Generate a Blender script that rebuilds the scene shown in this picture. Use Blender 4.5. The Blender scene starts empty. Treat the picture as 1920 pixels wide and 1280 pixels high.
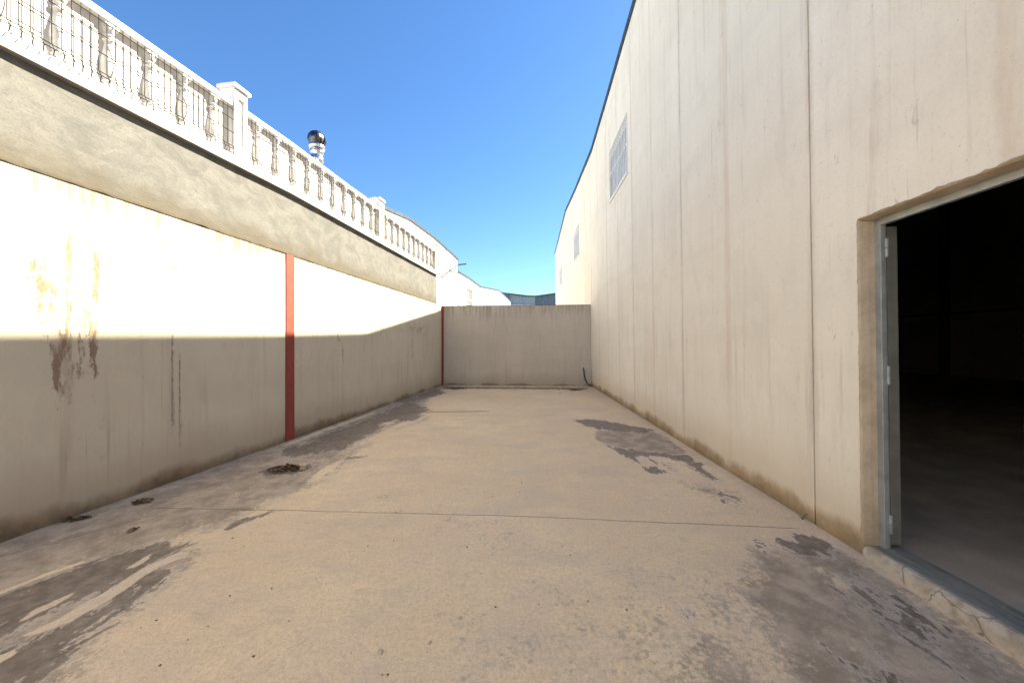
import bpy, bmesh, math, random
import numpy as np
from mathutils import Vector, Matrix, noise as mnoise

S = bpy.context.scene
COL = S.collection
random.seed(7)
rng = np.random.default_rng(7)

# ------------------------------------------------------------------ camera, sky, sun, exposure
F = 680.0                                             # focal length in pixels of the 1920 px wide photograph
H = 1.5                                               # eye height
cam = bpy.data.cameras.new("camera")
cam.sensor_width = 36
cam.lens = F / 1920 * 36
cam.shift_y = 7 / 1920
cam.clip_start = 0.05
cam.clip_end = 3000
co = bpy.data.objects.new("camera", cam)
COL.objects.link(co)
co.location = (0, 0, H)
co.rotation_euler = (math.radians(90), 0, 0)
S.camera = co

SUN = Vector((6.14, 4.24, 6.62)).normalized()         # towards the sun: its shadow of the roof valley lands on the left wall
world = bpy.data.worlds.new("World")
S.world = world
world.use_nodes = True
wt = world.node_tree
bg = wt.nodes["Background"]
sky = wt.nodes.new("ShaderNodeTexSky")
sky.sky_type = 'NISHITA'
sky.sun_disc = False
sky.sun_elevation = math.asin(SUN.z)
sky.sun_rotation = math.atan2(SUN.x, SUN.y)
sky.air_density = 0.9
sky.dust_density = 0.15
sky.ozone_density = 4.0
sky.altitude = 300
hs = wt.nodes.new("ShaderNodeHueSaturation")
hs.inputs['Saturation'].default_value = 1.14
wt.links.new(sky.outputs[0], hs.inputs['Color'])
wt.links.new(hs.outputs[0], bg.inputs[0])
bg.inputs[1].default_value = 0.054
sl = bpy.data.lights.new("sun", 'SUN')
sl.energy = 5.0
sl.angle = math.radians(0.5)
sl.color = (1.0, 0.885, 0.66)
so = bpy.data.objects.new("sun", sl)
COL.objects.link(so)
so.location = (20, 14, 30)
so.rotation_euler = (-SUN).to_track_quat('-Z', 'Y').to_euler()
S.view_settings.view_transform = 'Standard'
S.view_settings.look = 'None'
S.view_settings.gamma = 1
S.view_settings.exposure = 2.35
S.cycles.max_bounces = 10
S.cycles.diffuse_bounces = 7

# ------------------------------------------------------------------ frames of reference
LA, LB = -4.544, 0.14                                 # left wall plane   X = LA + LB*Y
RA, RB = 2.415, 0.0381                                # right wall plane  X = RA + RB*Y  (leaning in a hair)
LEAN = 0.0142
KL, KR = math.hypot(1, LB), math.hypot(1, RB)
LROT, RROT = -math.atan(LB), -math.atan(RB)


def lpt(s, off=0.0, z=0.0):                            # a point on the left frame
    c, n = math.cos(LROT), math.sin(LROT)
    return Vector((LA + off * c - s * n, off * n + s * c, z))


def rpt(s, off=0.0, z=0.0):
    c, n = math.cos(RROT), math.sin(RROT)
    return Vector((RA + off * c - s * n, off * n + s * c, z))


def ground_z(x, y):                                   # the yard falls a little to the left and towards the viewer
    zl = np.interp(y, [-3, 0, 2.9, 5.85, 8.7, 13.6], [-.14, -.115, -.0975, -.08, -.05, 0.0])
    zr = np.interp(y, [-3, 1.0, 1.76, 2.6, 13], [-.10, -.06, -.04, 0.0, 0.0])
    xl, xr = LA + LB * y, RA + RB * y
    t = np.clip((x - xl) / (xr - xl), 0, 1)
    t = np.clip(t * 1.6, 0, 1)
    return zl * (1 - t) + zr * t


def gpt(px, py):                                      # photograph pixel to yard floor (surveying the traced stains)
    z = 0.0
    for _ in range(6):
        d = F * (H - z) / (py - 647)
        x = (px - 960) / F * d
        z = float(ground_z(x, d))
    return x, d


def wpt(px, py):                                      # photograph pixel to (along, height) on the left wall
    u, v = (px - 960) / F, (647 - py) / F
    d = -LA / (LB - u)
    return d * KL, H + v * d


# ------------------------------------------------------------------ mesh helpers
class B:
    def __init__(self):
        self.bm = bmesh.new()

    def face(self, pts):
        vs = [self.bm.verts.new(p) for p in pts]
        return self.bm.faces.new(vs)

    def box(self, x0, x1, y0, y1, z0, z1, zf=None):
        c = [(x0, y0, z0), (x1, y0, z0), (x1, y1, z0), (x0, y1, z0), (x0, y0, z1), (x1, y0, z1), (x1, y1, z1), (x0, y1, z1)]
        v = [self.bm.verts.new(p) for p in c]
        for q in ((0, 3, 2, 1), (4, 5, 6, 7), (0, 1, 5, 4), (1, 2, 6, 5), (2, 3, 7, 6), (3, 0, 4, 7)):
            self.bm.faces.new([v[i] for i in q])
        return v

    def tube(self, pts, r, n=6, cap=True):
        pts = [Vector(p) for p in pts]
        rs = r if isinstance(r, (list, tuple)) else [r] * len(pts)
        rings = []
        t0 = (pts[1] - pts[0]).normalized()
        up = Vector((0, 0, 1)) if abs(t0.z) < .9 else Vector((1, 0, 0))
        a = t0.cross(up).normalized()
        for i, p in enumerate(pts):
            if i == 0: t = pts[1] - pts[0]
            elif i == len(pts) - 1: t = pts[-1] - pts[-2]
            else: t = (pts[i + 1] - pts[i]).normalized() + (pts[i] - pts[i - 1]).normalized()
            t.normalize()
            a = (a - t * a.dot(t)).normalized()
            b = t.cross(a)
            rings.append([self.bm.verts.new(p + (a * math.cos(2 * math.pi * k / n) + b * math.sin(2 * math.pi * k / n)) * rs[i]) for k in range(n)])
        for i in range(len(rings) - 1):
            for k in range(n):
                self.bm.faces.new((rings[i][k], rings[i][(k + 1) % n], rings[i + 1][(k + 1) % n], rings[i + 1][k]))
        if cap:
            self.bm.faces.new(rings[0][::-1])
            self.bm.faces.new(rings[-1])

    def lathe(self, prof, cx=0, cy=0, n=20, wob=None):
        rings = []
        for r, z in prof:
            rings.append([self.bm.verts.new((cx + r * math.cos(2 * math.pi * k / n), cy + r * math.sin(2 * math.pi * k / n), z)) for k in range(n)])
        for i in range(len(rings) - 1):
            for k in range(n):
                f = self.bm.faces.new((rings[i][k], rings[i][(k + 1) % n], rings[i + 1][(k + 1) % n], rings[i + 1][k]))
                f.smooth = True
        self.bm.faces.new(rings[0][::-1])
        self.bm.faces.new(rings[-1])

    def weld(self, dist=1e-4):
        bmesh.ops.remove_doubles(self.bm, verts=self.bm.verts, dist=dist)
        seen = {}
        for f in list(self.bm.faces):
            k = frozenset(v.index for v in f.verts)
            seen.setdefault(k, []).append(f)
        dead = [f for fs in seen.values() if len(fs) > 1 for f in fs]
        if dead:
            bmesh.ops.delete(self.bm, geom=dead, context='FACES')
        bmesh.ops.recalc_face_normals(self.bm, faces=self.bm.faces)

    def shift(self, fn):
        for v in self.bm.verts:
            v.co = fn(v.co)


def tag(o, label=None, cat=None, group=None, kind=None):
    if label: o['label'] = label
    if cat: o['category'] = cat
    if group: o['group'] = group
    if kind: o['kind'] = kind
    return o


def thing(name, label, cat, loc=(0, 0, 0), rotz=0.0, group=None):
    o = bpy.data.objects.new(name, None)
    o.empty_display_size = .2
    COL.objects.link(o)
    o.location = loc
    o.rotation_euler = (0, 0, rotz)
    return tag(o, label, cat, group)


def obj(name, b, mat, parent=None, bevel=0.0, smooth=False, label=None):
    me = bpy.data.meshes.new(name)
    b.bm.normal_update()
    b.bm.to_mesh(me)
    b.bm.free()
    me.materials.append(mat)
    if smooth:
        for p in me.polygons: p.use_smooth = True
    o = bpy.data.objects.new(name, me)
    COL.objects.link(o)
    if parent is not None: o.parent = parent
    if bevel:
        m = o.modifiers.new("bevel", 'BEVEL')
        m.width = bevel
        m.segments = 2
        m.limit_method = 'ANGLE'
        m.angle_limit = math.radians(40)
    if label: o['label'] = label
    return o


def set_attr(o, name, values):
    a = o.data.attributes.new(name, 'FLOAT', 'POINT')
    a.data.foreach_set('value', np.asarray(values, dtype=np.float32))


# ------------------------------------------------------------------ node helpers
class M:
    def __init__(self, name, rough=0.9, spec=0.25):
        self.mat = bpy.data.materials.new(name)
        self.mat.use_nodes = True
        self.t = self.mat.node_tree
        self.p = self.t.nodes["Principled BSDF"]
        self.p.inputs['Roughness'].default_value = rough
        self.p.inputs['Specular IOR Level'].default_value = spec
        self.pos = self.t.nodes.new('ShaderNodeNewGeometry').outputs['Position']

    def put(self, sock, v):
        if isinstance(v, bpy.types.NodeSocket): self.t.links.new(v, sock)
        elif isinstance(v, (tuple, list)):
            sock.default_value = tuple(v) + ((1,) if len(sock.default_value) == 4 and len(v) == 3 else ())
        else: sock.default_value = v

    def math(self, op, a, b=0.0, clamp=False):
        n = self.t.nodes.new('ShaderNodeMath')
        n.operation = op
        n.use_clamp = clamp
        self.put(n.inputs[0], a)
        self.put(n.inputs[1], b)
        return n.outputs[0]

    def mix(self, f, a, b, mode='MIX'):
        n = self.t.nodes.new('ShaderNodeMix')
        n.data_type = 'RGBA'
        n.blend_type = mode
        self.put(n.inputs[0], f)
        self.put(n.inputs[6], a)
        self.put(n.inputs[7], b)
        return n.outputs[2]

    def scale(self, v, s, off=(0, 0, 0)):
        n = self.t.nodes.new('ShaderNodeMapping')
        self.put(n.inputs['Vector'], v)
        n.inputs['Scale'].default_value = s
        n.inputs['Location'].default_value = off
        return n.outputs[0]

    def noise(self, v, scale, detail=4, rough=.55, dist=0.0):
        n = self.t.nodes.new('ShaderNodeTexNoise')
        self.put(n.inputs['Vector'], v)
        n.inputs['Scale'].default_value = scale
        n.inputs['Detail'].default_value = detail
        n.inputs['Roughness'].default_value = rough
        n.inputs['Distortion'].default_value = dist
        return n.outputs[0]

    def voronoi(self, v, scale, feature='F1'):
        n = self.t.nodes.new('ShaderNodeTexVoronoi')
        n.feature = feature
        self.put(n.inputs['Vector'], v)
        n.inputs['Scale'].default_value = scale
        return n.outputs['Distance']

    def step(self, v, lo, hi, a=0.0, b=1.0):
        n = self.t.nodes.new('ShaderNodeMapRange')
        n.interpolation_type = 'SMOOTHSTEP'
        self.put(n.inputs[0], v)
        n.inputs[1].default_value = lo
        n.inputs[2].default_value = hi
        n.inputs[3].default_value = a
        n.inputs[4].default_value = b
        return n.outputs[0]

    def sep(self, v):
        n = self.t.nodes.new('ShaderNodeSeparateXYZ')
        self.put(n.inputs[0], v)
        return n.outputs

    def attr(self, name):
        n = self.t.nodes.new('ShaderNodeAttribute')
        n.attribute_name = name
        return n.outputs['Fac']

    def bump(self, hgt, strength=.3, dist=.01):
        n = self.t.nodes.new('ShaderNodeBump')
        n.inputs['Strength'].default_value = strength
        n.inputs['Distance'].default_value = dist
        self.put(n.inputs['Height'], hgt)
        self.t.links.new(n.outputs[0], self.p.inputs['Normal'])

    def color(self, c):
        self.put(self.p.inputs['Base Color'], c)

    def rough(self, r):
        self.put(self.p.inputs['Roughness'], r)


def mottle(m, col, amt=.12, scale=2.0, v=None):
    v = v or m.pos
    a = m.step(m.noise(v, scale, 6, .6), .3, .7)
    b = m.noise(v, scale * 14, 3, .6)
    lo = tuple(c * (1 - amt) for c in col)
    hi = tuple(min(1, c * (1 + amt * .7)) for c in col)
    c = m.mix(a, lo, hi)
    return m.mix(m.step(b, .25, .75, 0, .5), c, tuple(c_ * (1 - amt * .8) for c_ in col))


MAT = {}


def simple(name, col, rough=.6, metal=0.0, amt=.1, scale=6.0, spec=.4):
    m = M(name, rough, spec)
    m.p.inputs['Metallic'].default_value = metal
    m.color(mottle(m, col, amt, scale))
    m.rough(m.step(m.noise(m.pos, scale * 2, 4), .3, .7, max(.05, rough - .1), min(1, rough + .1)))
    MAT[name] = m.mat
    return m.mat


# ---- yard floor: pale dusty concrete, damp grey patches and dark crusts traced as 'damp' and 'crust'
def mat_yard():
    m = M("yard_concrete", .9, .2)
    p = m.pos
    big = m.step(m.noise(p, .55, 5, .6), .3, .7)
    mid = m.step(m.noise(m.scale(p, (1, 1.6, 1)), 2.3, 6, .65, .6), .3, .7)
    fine = m.noise(p, 45, 4, .7)
    grit = m.noise(p, 190, 2, .6)
    c = m.mix(big, (.79, .60, .37), (.93, .735, .46))
    c = m.mix(m.math('MULTIPLY', mid, .55), c, (.72, .57, .42))
    c = m.mix(m.step(m.noise(m.scale(p, (1, 1, 1), (7, 3, 0)), 1.1, 4), .5, .75, 0, .45), c, (.79, .59, .44))
    c = m.mix(m.step(m.noise(m.scale(p, (1, 1, 1), (2, 9, 0)), 3.4, 7, .7), .58, .72, 0, .35), c, (.88, .74, .56))
    c = m.mix(m.step(m.noise(m.scale(p, (.7, 1.3, 1), (12, 4, 0)), 1.7, 6, .62, .5), .50, .66, 0, .55), c, (.66, .535, .40))
    c = m.mix(m.step(m.noise(m.scale(p, (.6, 1.4, 1), (2, 14, 0)), 9, 6, .7, .4), .54, .68, 0, .4), c, (.56, .45, .33))
    c = m.mix(m.step(fine, .40, .70, 0, .5), c, (.54, .42, .29))
    c = m.mix(m.step(m.noise(m.scale(p, (1, 1, 1), (6, 6, 6)), 14, 6, .7, .3), .50, .72, 0, .45), c, (.60, .475, .335))
    c = m.mix(m.step(grit, .50, .70, 0, .55), c, (.40, .315, .22))
    c = m.mix(m.step(m.noise(m.scale(p, (1, 1, 1), (5, 1, 0)), 120, 2), .60, .70, 0, .65), c, (.92, .80, .62))
    # dry sand tongues left bare inside the stains
    nb0 = m.noise(m.scale(p, (1.2, .7, 1)), 6, 8, .7, .6)
    sd = m.attr('sand')
    sf = m.step(m.math('ADD', sd, m.math('MULTIPLY', m.math('SUBTRACT', nb0, .5), 1.3)), .42, .58)
    c = m.mix(m.math('MULTIPLY', sf, .15), c, (.90, .74, .55))
    bare = m.math('SUBTRACT', 1.0, m.math('MULTIPLY', sf, .93))
    # grey damp film
    damp = m.attr('damp')
    nz = m.noise(m.scale(p, (1, .8, 1)), 3.2, 8, .68, .4)
    nz2 = m.noise(p, 26, 5, .7)
    dsum = m.math('ADD', damp, m.math('ADD', m.math('MULTIPLY', m.math('SUBTRACT', nz, .5), 1.1), m.math('MULTIPLY', m.math('SUBTRACT', nz2, .5), 1.3)))
    df = m.step(dsum, .34, .68)
    dampcol = m.mix(m.step(m.noise(p, 5.0, 6, .7), .35, .68), (.285, .225, .165), (.53, .425, .32))
    dampcol = m.mix(m.step(nz2, .5, .72, 0, .55), dampcol, (.52, .44, .36))
    dampcol = m.mix(m.step(grit, .5, .75, 0, .5), dampcol, (.19, .15, .12))
    c = m.mix(m.math('MULTIPLY', m.math('MULTIPLY', df, bare), .88), c, dampcol)
    # dark crust with crisp ragged edges, with a pale salt rim
    cr = m.attr('crust')
    nb = m.noise(m.scale(p, (1.5, .5, 1)), 4.2, 9, .70, .9)
    csum = m.math('ADD', cr, m.math('ADD', m.math('MULTIPLY', m.math('SUBTRACT', nb, .5), 2.1), m.math('MULTIPLY', m.math('SUBTRACT', nz2, .5), .6)))
    rim = m.math('MULTIPLY', m.step(csum, .36, .46), m.step(csum, .50, .56, 1, 0))
    c = m.mix(m.math('MULTIPLY', rim, .5), c, (.62, .54, .46))
    cf = m.math('MULTIPLY', m.step(csum, .48, .56), bare)
    ccol = m.mix(m.step(m.noise(p, 11, 6, .7), .35, .7), (.155, .122, .095), (.29, .235, .18))
    ccol = m.mix(m.step(nz2, .56, .70, 0, .5), ccol, (.33, .28, .24))
    c = m.mix(m.math('MULTIPLY', cf, .9), c, ccol)
    # saw cuts filled with dirt, and hairline cracks
    x, y, z = m.sep(p)
    wob = m.math('MULTIPLY', m.math('SUBTRACT', m.noise(p, 3.0, 5, .6), .5), .035)

    def line(a, b, x0, x1, w, dark):
        d = m.math('ABSOLUTE', m.math('ADD', m.math('SUBTRACT', m.math('SUBTRACT', y, m.math('MULTIPLY', x, b)), a), wob))
        f = m.step(d, w * .5, w, 1, 0)
        f = m.math('MULTIPLY', f, m.math('MULTIPLY', m.step(x, x0 - .05, x0), m.step(x, x1, x1 + .15, 1, 0)))
        return m.math('MULTIPLY', f, dark)
    (xa, ya), (xb, yb) = gpt(300, 951), gpt(1475, 990)
    b_ = (yb - ya) / (xb - xa)
    cut = line(ya - b_ * xa, b_, xa, xb, .008, .68)
    (xa2, ya2), (xb2, yb2) = gpt(770, 772), gpt(912, 771)
    b2 = (yb2 - ya2) / (xb2 - xa2)
    cut2 = line(ya2 - b2 * xa2, b2, xa2, xb2, .05, .8)
    (xa3, ya3), (xb3, yb3) = gpt(10, 1040), gpt(248, 976)
    b3 = (yb3 - ya3) / (xb3 - xa3)
    cuts = m.math('MAXIMUM', m.math('MAXIMUM', cut, cut2), line(ya3 - b3 * xa3, b3, xa3, xb3, .010, .6))
    vor = m.voronoi(m.mix(.25, p, m.noise(p, 2, 4)), .62, 'DISTANCE_TO_EDGE')
    crack = m.math('MULTIPLY', m.step(vor, .002, .006, 1, 0), m.step(m.noise(m.scale(p, (1, 1, 1), (3, 3, 3)), .8, 3), .54, .64))
    c = m.mix(m.math('MULTIPLY', crack, .0), c, (.16, .13, .10))
    c = m.mix(cuts, c, (.085, .068, .055))
    # dust specks
    sp = m.step(m.noise(m.scale(p, (1, 1, 1), (1, 8, 4)), 60, 1), .76, .80)
    c = m.mix(m.math('MULTIPLY', sp, .75), c, (.12, .095, .075))
    m.color(c)
    m.rough(m.step(cf, 0, 1, .92, .6))
    hgt = m.math('ADD', m.math('MULTIPLY', fine, .6), m.math('ADD', m.math('MULTIPLY', grit, .35), m.math('MULTIPLY', nz, 1.2)))
    hgt = m.math('SUBTRACT', hgt, m.math('MULTIPLY', cuts, 1.4))
    m.bump(hgt, .45, .006)
    MAT['yard'] = m.mat


# ---- precast wall panels (left wall, end wall, warehouse)
def mat_panel(name, base, warm, drip, dirt, drip_amt=.5, top=None, band=(.05, .32), rust=False, ribs=None, joint_base=None, gritty=.5):
    m = M(name, .92, .15)
    p = m.pos
    x, y, z = m.sep(p)
    st = m.scale(p, (1.0, 1.0, .05))
    big = m.step(m.noise(m.scale(p, (1, 1, .7)), .8, 5, .6), .3, .7)
    c = m.mix(big, base, warm)
    band_h = m.noise(m.scale(p, (.15, .15, 1)), 2.4, 4, .5)
    c = m.mix(m.step(band_h, .45, .7, 0, .22), c, tuple(v * .82 for v in base))
    # fine run-off streaks
    s1 = m.noise(st, 9, 5, .65)
    s2 = m.noise(m.scale(p, (1, 1, .025), (4, 4, 0)), 26, 4, .6)
    veil = m.step(m.noise(p, .9, 4), .35, .7)
    f = m.math('MULTIPLY', m.step(s1, .52, .72), m.math('MULTIPLY', veil, drip_amt))
    c = m.mix(f, c, drip)
    f2 = m.math('MULTIPLY', m.step(s2, .60, .74), m.math('MULTIPLY', m.step(m.noise(m.scale(p, (1, 1, .35), (9, 2, 5)), 1.6, 4), .45, .65), drip_amt))
    c = m.mix(f2, c, tuple(v * .62 for v in drip))
    if top is not None:
        hh, dep = top
        tz = m.math('ADD', z, m.math('MULTIPLY', m.math('SUBTRACT', m.noise(st, 7, 5, .7), .5), dep * 2.2))
        tf = m.math('MULTIPLY', m.step(tz, hh - dep, hh), m.step(m.noise(m.scale(p, (1, 1, .06), (1, 1, 1)), 14, 5, .7), .44, .58))
        c = m.mix(m.math('MULTIPLY', tf, .92), c, drip)
    if rust:
        r = m.attr('rust')
        rn = m.noise(m.scale(p, (1, 1, .35)), 22, 6, .72)
        rf = m.step(m.math('ADD', r, m.math('MULTIPLY', m.math('SUBTRACT', rn, .5), 2.6)), .38, .62)
        c = m.mix(m.math('MULTIPLY', rf, m.step(m.noise(m.scale(p, (1, 1, .3), (2, 3, 1)), 9, 6, .7), .40, .54, .25, 1.0)), c, m.mix(m.noise(p, 30, 4), (.28, .20, .142), (.225, .168, .122)))
        r2 = m.attr('soot')
        rf2 = m.step(m.math('ADD', r2, m.math('MULTIPLY', m.math('SUBTRACT', m.noise(m.scale(p, (1, 1, .5)), 34, 5, .7), .5), 1.3)), .4, .85)
        c = m.mix(m.math('MULTIPLY', rf2, .75), c, (.15, .125, .10))
    if ribs:                                           # tan bleeding lines over the ribs in the middle of each panel
        pit, ph, wdt, col, k = ribs
        q = m.math('ABSOLUTE', m.math('SUBTRACT', m.math('MODULO', m.math('ADD', y, ph), pit), pit * .5))
        qn = m.math('ADD', q, m.math('MULTIPLY', m.math('SUBTRACT', m.noise(m.scale(p, (1, 1, .5)), 6, 5, .7), .5), wdt * 1.3))
        f = m.math('MULTIPLY', m.step(qn, wdt * .2, wdt, 1, 0), m.math('MULTIPLY', m.step(m.noise(m.scale(p, (1, 1, .12)), 5, 5, .7), .3, .7), k))
        c = m.mix(f, c, col)
    if ribs:                                           # every cast panel came out a slightly different tone
        wn = m.t.nodes.new('ShaderNodeTexWhiteNoise')
        wn.noise_dimensions = '1D'
        m.put(wn.inputs['W'], m.math('FLOOR', m.math('DIVIDE', m.math('ADD', y, ribs[1]), ribs[0])))
        c = m.mix(m.step(wn.outputs[0], 0, 1, 0, .16), c, tuple(v * k for v, k in zip(base, (.80, .78, .74))))
        # scuffs and chips
        sc_ = m.noise(m.scale(p, (1, 2.2, .8), (3, 1, 8)), 2.2, 3)
        sc2 = m.noise(m.scale(p, (1, 1.4, .5), (3, 1, 2)), 17, 6, .7, .8)
        c = m.mix(m.math('MULTIPLY', m.math('MULTIPLY', m.step(sc_, .58, .66), m.step(sc2, .56, .64)), .45), c, (.40, .34, .28))
    if joint_base:                                     # dirt run along the panel joints
        pit, ph, wdt, col, k = joint_base
        q = m.math('ABSOLUTE', m.math('SUBTRACT', m.math('MODULO', m.math('ADD', y, ph), pit), pit * .5))
        f = m.math('MULTIPLY', m.step(q, 0, wdt, 1, 0), m.math('MULTIPLY', m.step(m.noise(m.scale(p, (1, 1, .15), (6, 6, 6)), 9, 5, .75), .3, .7), k))
        c = m.mix(f, c, col)
    c = m.mix(m.step(m.noise(m.scale(p, (1, 1, .45), (8, 2, 1)), 2.6, 7, .65, .5), .48, .70, 0, .30), c, tuple(v * .80 for v in base))
    c = m.mix(m.step(m.noise(m.scale(p, (1, 1, .08), (1, 6, 1)), 3.4, 6, .65), .5, .72, 0, .4 * drip_amt), c, tuple(a * .5 + d * .5 for a, d in zip(base, drip)))
    # blotches
    c = m.mix(m.step(m.noise(m.scale(p, (1, 1, 1), (3, 7, 2)), 4.5, 7, .72), .60, .76, 0, .35), c, tuple(v * .7 for v in drip))
    gr = m.noise(p, 130, 3, .65)
    c = m.mix(m.step(gr, .5, .75, 0, .4 * gritty), c, tuple(v * .62 for v in base))
    c = m.mix(m.step(m.noise(m.scale(p, (1, 1, .6), (2, 5, 1)), 52, 4, .7), .5, .72, 0, .35 * gritty), c, tuple(v * .7 for v in base))
    sp = m.step(m.noise(m.scale(p, (1, 1, 1), (11, 3, 4)), 38, 2), .72, .76)
    c = m.mix(m.math('MULTIPLY', sp, .35), c, tuple(v * .45 for v in drip))
    # damp, dirty foot of the wall
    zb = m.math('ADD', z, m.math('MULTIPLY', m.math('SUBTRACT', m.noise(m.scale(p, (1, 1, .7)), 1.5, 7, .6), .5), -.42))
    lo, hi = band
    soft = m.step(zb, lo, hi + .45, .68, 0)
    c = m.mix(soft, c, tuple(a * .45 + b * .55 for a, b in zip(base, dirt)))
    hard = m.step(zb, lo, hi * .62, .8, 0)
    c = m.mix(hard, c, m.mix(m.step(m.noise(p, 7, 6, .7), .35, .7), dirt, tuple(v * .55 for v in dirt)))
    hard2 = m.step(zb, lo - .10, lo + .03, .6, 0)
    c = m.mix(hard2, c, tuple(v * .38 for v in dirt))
    m.color(c)
    m.bump(m.math('ADD', m.math('MULTIPLY', m.noise(p, 38, 5, .65), 1.0), m.math('ADD', m.math('MULTIPLY', gr, .35), m.math('MULTIPLY', m.noise(p, 4, 4), 1.6))), .35, .005)
    MAT[name] = m.mat


def mat_render():
    m = M("trowelled_cement", .95, .12)
    p = m.pos
    x, y, z = m.sep(p)
    w = m.noise(m.scale(p, (1, 1, 1.3)), 2.0, 7, .62, 1.6)
    w2 = m.noise(m.scale(p, (1, .7, 1.6), (4, 4, 1)), 5.5, 7, .65, 1.2)
    c = m.mix(m.step(w, .32, .68), (.135, .137, .136), (.19, .19, .184))
    c = m.mix(m.step(w2, .5, .72, 0, .5), c, (.235, .234, .225))
    c = m.mix(m.step(m.noise(p, 1.3, 5), .5, .7, 0, .45), c, (.145, .15, .138))
    zl = m.math('ADD', z, m.math('MULTIPLY', m.math('SUBTRACT', m.noise(p, 2.2, 6, .6, .6), .5), .42))
    c = m.mix(m.step(zl, 3.0, 3.38, .75, 0), c, (.112, .094, .068))
    c = m.mix(m.step(zl, 2.93, 3.1, .5, 0), c, (.18, .155, .115))
    c = m.mix(m.step(m.noise(m.scale(p, (1, 1, .05)), 30, 3), .75, .79, 0, .6), c, (.4, .39, .36))
    g = m.noise(p, 60, 4, .7)
    c = m.mix(m.step(g, .42, .75, 0, .5), c, (.095, .093, .082))
    m.color(c)
    m.bump(m.math('ADD', m.math('MULTIPLY', w2, 2.2), m.math('ADD', w, m.math('MULTIPLY', g, .5))), .3, .008)
    MAT['render'] = m.mat


mat_yard()
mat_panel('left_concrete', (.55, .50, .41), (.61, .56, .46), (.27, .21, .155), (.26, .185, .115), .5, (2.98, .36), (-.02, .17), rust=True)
mat_panel('end_concrete', (.50, .46, .40), (.56, .515, .45), (.34, .29, .23), (.24, .19, .14), .75, (2.95, .6), (.0, .14))
PH = 2.5 - (0.53 % 2.5)
mat_panel('warehouse_concrete', (.83, .775, .665), (.88, .83, .725), (.60, .52, .43), (.44, .315, .17), .75, None, (.08, .30),
          ribs=(2.5, PH, .085, (.66, .54, .42), .7), joint_base=(2.5, PH + 1.25, .075, (.52, .44, .35), .6), gritty=.6)
mat_panel('white_concrete', (.78, .76, .72), (.82, .80, .76), (.66, .62, .55), (.5, .46, .4), .35, None, (-.5, -.4))
mat_render()
simple('sealant', (.13, .11, .09), .9, 0, .3, 12)
simple('white_paint', (.74, .715, .70), .75, 0, .07, 5)
simple('white_masonry', (.74, .735, .73), .85, 0, .12, 7)
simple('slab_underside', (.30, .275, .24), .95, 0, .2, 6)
simple('red_oxide', (.27, .052, .034), .65, .0, .25, 9)
simple('galvanised', (.36, .39, .41), .5, .3, .22, 10)
simple('leaf_steel', (.19, .19, .175), .6, .15, .2, 12)
simple('wire', (.028, .029, .032), .7, .0, .15, 20)
simple('flashing', (.055, .075, .085), .5, .3, .2, 6)
simple('stainless', (.66, .67, .68), .26, 1.0, .05, 8)
simple('cowl_steel', (.13, .13, .135), .3, 1.0, .2, 8)
simple('white_bar', (.82, .82, .80), .5, 0, .05, 8)
simple('window_frame', (.74, .74, .72), .5, 0, .05, 8)
simple('roof_sheet', (.30, .29, .28), .8, .1, .15, 3)
simple('inside_wall', (.48, .45, .41), .95, 0, .15, 2)
simple('inside_floor', (.55, .47, .37), .85, 0, .25, 3)
simple('inside_steel', (.22, .22, .23), .6, .2, .15, 5)
simple('blue_sheet', (.085, .13, .175), .5, .2, .15, 1.5)
simple('grey_sheet', (.20, .27, .34), .5, .2, .12, 1.5)
simple('antenna_metal', (.075, .06, .045), .6, .2, .2, 10)
simple('black_rubber', (.012, .012, .013), .55, 0, .2, 20)
simple('dead_leaf', (.17, .11, .065), .85, 0, .7, 22)
simple('dead_leaf_pale', (.36, .28, .19), .85, 0, .4, 18)
simple('stone_dark', (.20, .15, .11), .9, 0, .4, 60)
simple('stone_pale', (.60, .48, .36), .9, 0, .25, 60)
simple('twig', (.07, .05, .035), .9, 0, .3, 30)
simple('far_ground', (.30, .27, .23), .95, 0, .2, .4)


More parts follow.
